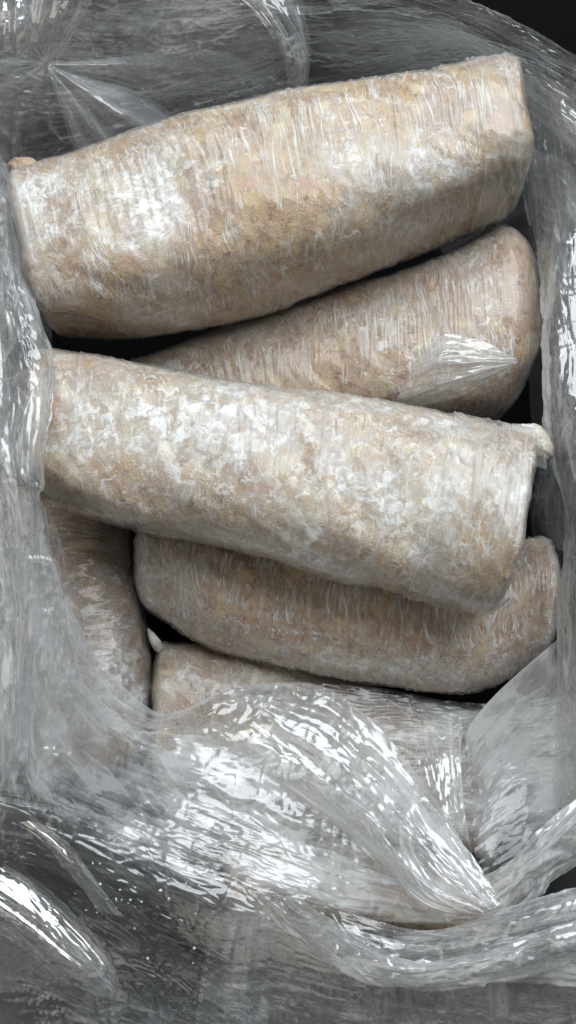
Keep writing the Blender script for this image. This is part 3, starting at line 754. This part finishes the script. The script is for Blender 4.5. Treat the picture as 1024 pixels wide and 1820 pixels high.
sheet('skirt', [
    [(380, 1640, -.04), (520, 1600, -.02), (640, 1700, .0), (800, 1745, .01), (1080, 1740, .02)],
    [(360, 1720, -.05), (520, 1720, -.05), (650, 1780, -.03), (800, 1800, -.02), (1080, 1800, -.01)],
    [(340, 1880, -.08), (520, 1880, -.08), (650, 1880, -.08), (800, 1880, -.07), (1080, 1880, -.06)]],
    560, 160, M_film_bright, 63, folds=[(.009, .012, .08), (.005, .006, .03)], crink=[(.0020, .008, .022)], fine=.6, vein=.25, haze=.14, streak=.28, flow=(.004, .03), fade=lambda s, t: np.clip(1.2 - t, .2, 1))
sheet('hanging_tail', [
    [(868, 1735, .04), (866, 1770, .035), (868, 1840, .02)],
    [(880, 1730, .05), (884, 1770, .045), (890, 1840, .03)],
    [(896, 1735, .04), (902, 1770, .035), (916, 1840, .02)]], 110, 60, M_film_bright, 65, folds=[(.004, .06, .005)], crink=[(.001, .012, .005)], haze=.22, streak=.2)
# embossed corner with the shiny rolled flap
sheet('corner_panel', [
    [(-60, 1470, -.03), (60, 1480, -.02), (180, 1560, -.02), (330, 1680, -.03), (480, 1800, -.04)],
    [(-60, 1600, -.05), (60, 1620, -.05), (180, 1680, -.05), (320, 1770, -.05), (470, 1880, -.05)],
    [(-60, 1880, -.07), (60, 1880, -.07), (180, 1890, -.07), (320, 1900, -.07), (470, 1920, -.06)]],
    340, 260, M_film_dots, 67, folds=[(.008, .10, .04)], crink=[(.0014, .03, .014)], haze=.01, streak=.015, vein=.06, fine=.5, iso=.2, dots=.0046, label='embossed film in the lower left corner')
sheet('rolled_flap', [
    [(-60, 1720, -.03), (30, 1735, -.025), (110, 1775, -.025), (170, 1795, -.02), (200, 1790, -.015)],
    [(-60, 1655, .0), (15, 1670, .004), (95, 1730, .0), (165, 1775, .0), (205, 1782, -.006)],
    [(-60, 1590, .016), (20, 1628, .018), (105, 1695, .014), (175, 1752, .008), (212, 1774, .0)],
    [(-20, 1555, .011), (40, 1600, .011), (122, 1668, .007), (188, 1734, .003), (216, 1766, -.003)],
    [(10, 1540, .003), (62, 1574, .003), (142, 1646, -.001), (200, 1716, -.003), (216, 1755, -.008)],
    [(30, 1545, -.02), (80, 1575, -.02), (156, 1648, -.022), (206, 1716, -.02), (210, 1748, -.015)]],
    280, 220, M_film_flap, 69, crink=[(.0010, .03, .008)], folds=[(.0022, .09, .014)], fine=.5, vein=.3, haze=.05, streak=.10, dots=.0044, flow=(.08, .004), hem=(.15, .2), label='shiny rolled embossed flap in the lower left corner')
sheet('corner_panel', [
    [(20, 1462, .0), (70, 1490, .004), (120, 1550, .0), (175, 1620, -.01)],
    [(50, 1460, .004), (100, 1500, .008), (150, 1560, .004), (200, 1625, -.008)],
    [(80, 1470, -.004), (130, 1510, .002), (176, 1570, -.004), (220, 1630, -.014)]],
    150, 70, M_film_flap, 70, crink=[(.0016, .012, .007)], folds=[(.003, .03, .02)], haze=.05, streak=.05, dots=.004)

# body of the bag: closed wall from under the rims down to the table
def bag_body():
    n, m = 320, 90
    th = np.linspace(0, 2 * np.pi, n, endpoint=False)
    c, s = np.cos(th), np.sin(th)
    sq = lambda v: np.sign(v) * np.abs(v) ** .5
    z = np.linspace(.035, FLOOR, m)
    G = np.zeros((m, n, 3))
    for i, zz in enumerate(z):
        t = i / (m - 1); k = (1.02 - .10 * t * t) * (1 - .16 * np.exp(-((th - .80) / .35) ** 2))
        G[i, :, 0] = .225 * k * sq(c); G[i, :, 1] = .352 * k * sq(s) - .02; G[i, :, 2] = zz
    A, T = np.meshgrid(np.linspace(0, .22, m), th * .28, indexing='ij')
    N = G - np.array([0, -.02, 0]); N[..., 2] = 0; N /= np.linalg.norm(N, axis=2, keepdims=True)
    d = .010 * fbm(c * 3 + A * 8, s * 3, 91, 3) + .006 * crumple(c * 8 + A * 4, s * 8 - A * 3, 92) + .0015 * crumple(c * 22 + A * 30, s * 22, 93)
    G += N * d[..., None]
    grid_mesh('bag_wall', G, np.stack([A, T], -1), M_film_grey, bag, BO, wrap=True, layer=np.clip(.05 + .08 * fbm(c * 6 + A * 9, s * 6, 94, 3), .01, .3) * (1 - .7 * np.clip(-s - .2, 0, 1)))
bag_body()

# ------------------------------------------------------------------ small wrap details on the rolls
def patch_on(name, rows, nu, nv, mat, root, base, seed, amp, layer=.1, label=None, wl=(.03, .006)):
    R = np.stack([spline(P(*np.array(r, float).T), nu) for r in rows], 1)
    G = np.stack([spline_i(R[i], nv) for i in range(nu)], 0)
    S = np.linspace(0, np.linalg.norm(np.diff(G[:, nv // 2], axis=0), axis=1).sum(), nu)[:, None] * np.ones((1, nv))
    T = np.linspace(0, np.linalg.norm(np.diff(G[nu // 2], axis=0), axis=1).sum(), nv)[None] * np.ones((nu, 1))
    N = normals(G); N = N * np.sign(N[..., 2].mean())
    d = amp * crumple(S / wl[0], T / wl[1], seed) + amp * .4 * crumple(S / wl[0] * 2.5, T / wl[1] * 2.2, seed + 5)
    o = grid_mesh(name, G + N * d[..., None], np.stack([S, T], -1), mat, root, base, layer=np.clip(layer + whiten(d, T[0, 1], .5, .3), .01, .9))
    if label:
        o['label'] = label
    return o
patch_on('film_wad', [
    [(918, 636, .018), (860, 606, .022), (800, 592, .022), (770, 600, .018)],
    [(916, 642, .026), (850, 634, .03), (790, 634, .028), (740, 650, .016)],
    [(910, 648, .026), (850, 664, .028), (780, 684, .02), (705, 712, .0)],
    [(900, 650, .018), (850, 690, .016), (790, 712, .008), (720, 724, -.01)]], 120, 90, M_cling_wad, B_root, B_base, 5, .0035, .24, 'crumpled wad of loose cling film')
def nub(name, pts, radii, root, base, mat, seed, ns=60, ng=40):
    c = spline(P(*np.array(pts, float).T), ns); r = spline_i(np.array(radii)[:, None], ns)[:, 0]
    tan = np.gradient(c, axis=0); tan /= np.linalg.norm(tan, axis=1, keepdims=True)
    up = np.array([0, 0, 1.]); b = np.cross(tan, up); b /= np.linalg.norm(b, axis=1, keepdims=True); n = np.cross(b, tan)
    th = np.linspace(0, 2 * np.pi, ng, endpoint=False)
    S, Th = np.meshgrid(np.linspace(0, 1, ns), th, indexing='ij')
    rr = r[:, None] * (1 + .22 * (np.abs(((Th * 1.43 + .8 * vnoise(S * 3, Th, seed)) % 1) - .5) * 2 - .5) + .35 * vnoise(S * 3 + np.cos(Th), np.sin(Th) + 2, seed))
    G = c[:, None] + b[:, None] * (np.cos(Th) * rr)[..., None] + n[:, None] * (np.sin(Th) * rr)[..., None]
    return grid_mesh(name, G, np.stack([S * .03, Th * .008], -1), mat, root, base, wrap=True, poles=np.array([c[0], c[-1]]))
o = nub('tied_end', [(905, 782, .03), (935, 784, .045), (962, 796, .046), (970, 812, .036)], [.009, .010, .0085, .0035], C_root, C_base, m_N, 4); o['label'] = 'pale twisted nub where the wrap is tied'
nub('tied_end', [(66, 322, .02), (46, 304, .02), (30, 296, .016), (20, 302, .012)], [.012, .0095, .007, .003], A_root, A_base, m_D, 6)
nub('film_tail', [(292, 1162, -.10), (280, 1146, -.085), (270, 1130, -.08), (263, 1118, -.082)], [.0025, .0034, .003, .0008], F_root, F_base, m_N, 9)
# ice crumbs scattered on the film in the lower left
def crumbs():
    rng = np.random.default_rng(4); Vs = []; Fs = []
    oct_ = np.array([[1, 0, 0], [-1, 0, 0], [0, 1, 0], [0, -1, 0], [0, 0, 1], [0, 0, -1]], float)
    tri = [(0, 2, 4), (2, 1, 4), (1, 3, 4), (3, 0, 4), (2, 0, 5), (1, 2, 5), (3, 1, 5), (0, 3, 5)]
    for i in range(45):
        px = rng.normal(240, 95); py = rng.normal(1585, 75); r = abs(rng.normal(.0003, .0003)) + .0003
        c = P(px, py, .004 + .01 * rng.random()); b = len(Vs) * 6
        Vs.append(c + oct_ * r * rng.uniform(.6, 1.3, (6, 1))); Fs += [tuple(b + q for q in t) for t in tri]
    base = np.array([-.1, -.24, 0]); me = bpy.data.meshes.new('ice_crumbs')
    me.from_pydata((np.vstack(Vs) - base).tolist(), [], Fs); me.materials.append(M_ice)
    o = bpy.data.objects.new('ice_crumbs', me); C.objects.link(o); o.location = base; o['kind'] = 'stuff'
    o['label'] = 'tiny ice crumbs scattered on the dark film at lower left'; o['category'] = 'ice'
crumbs()
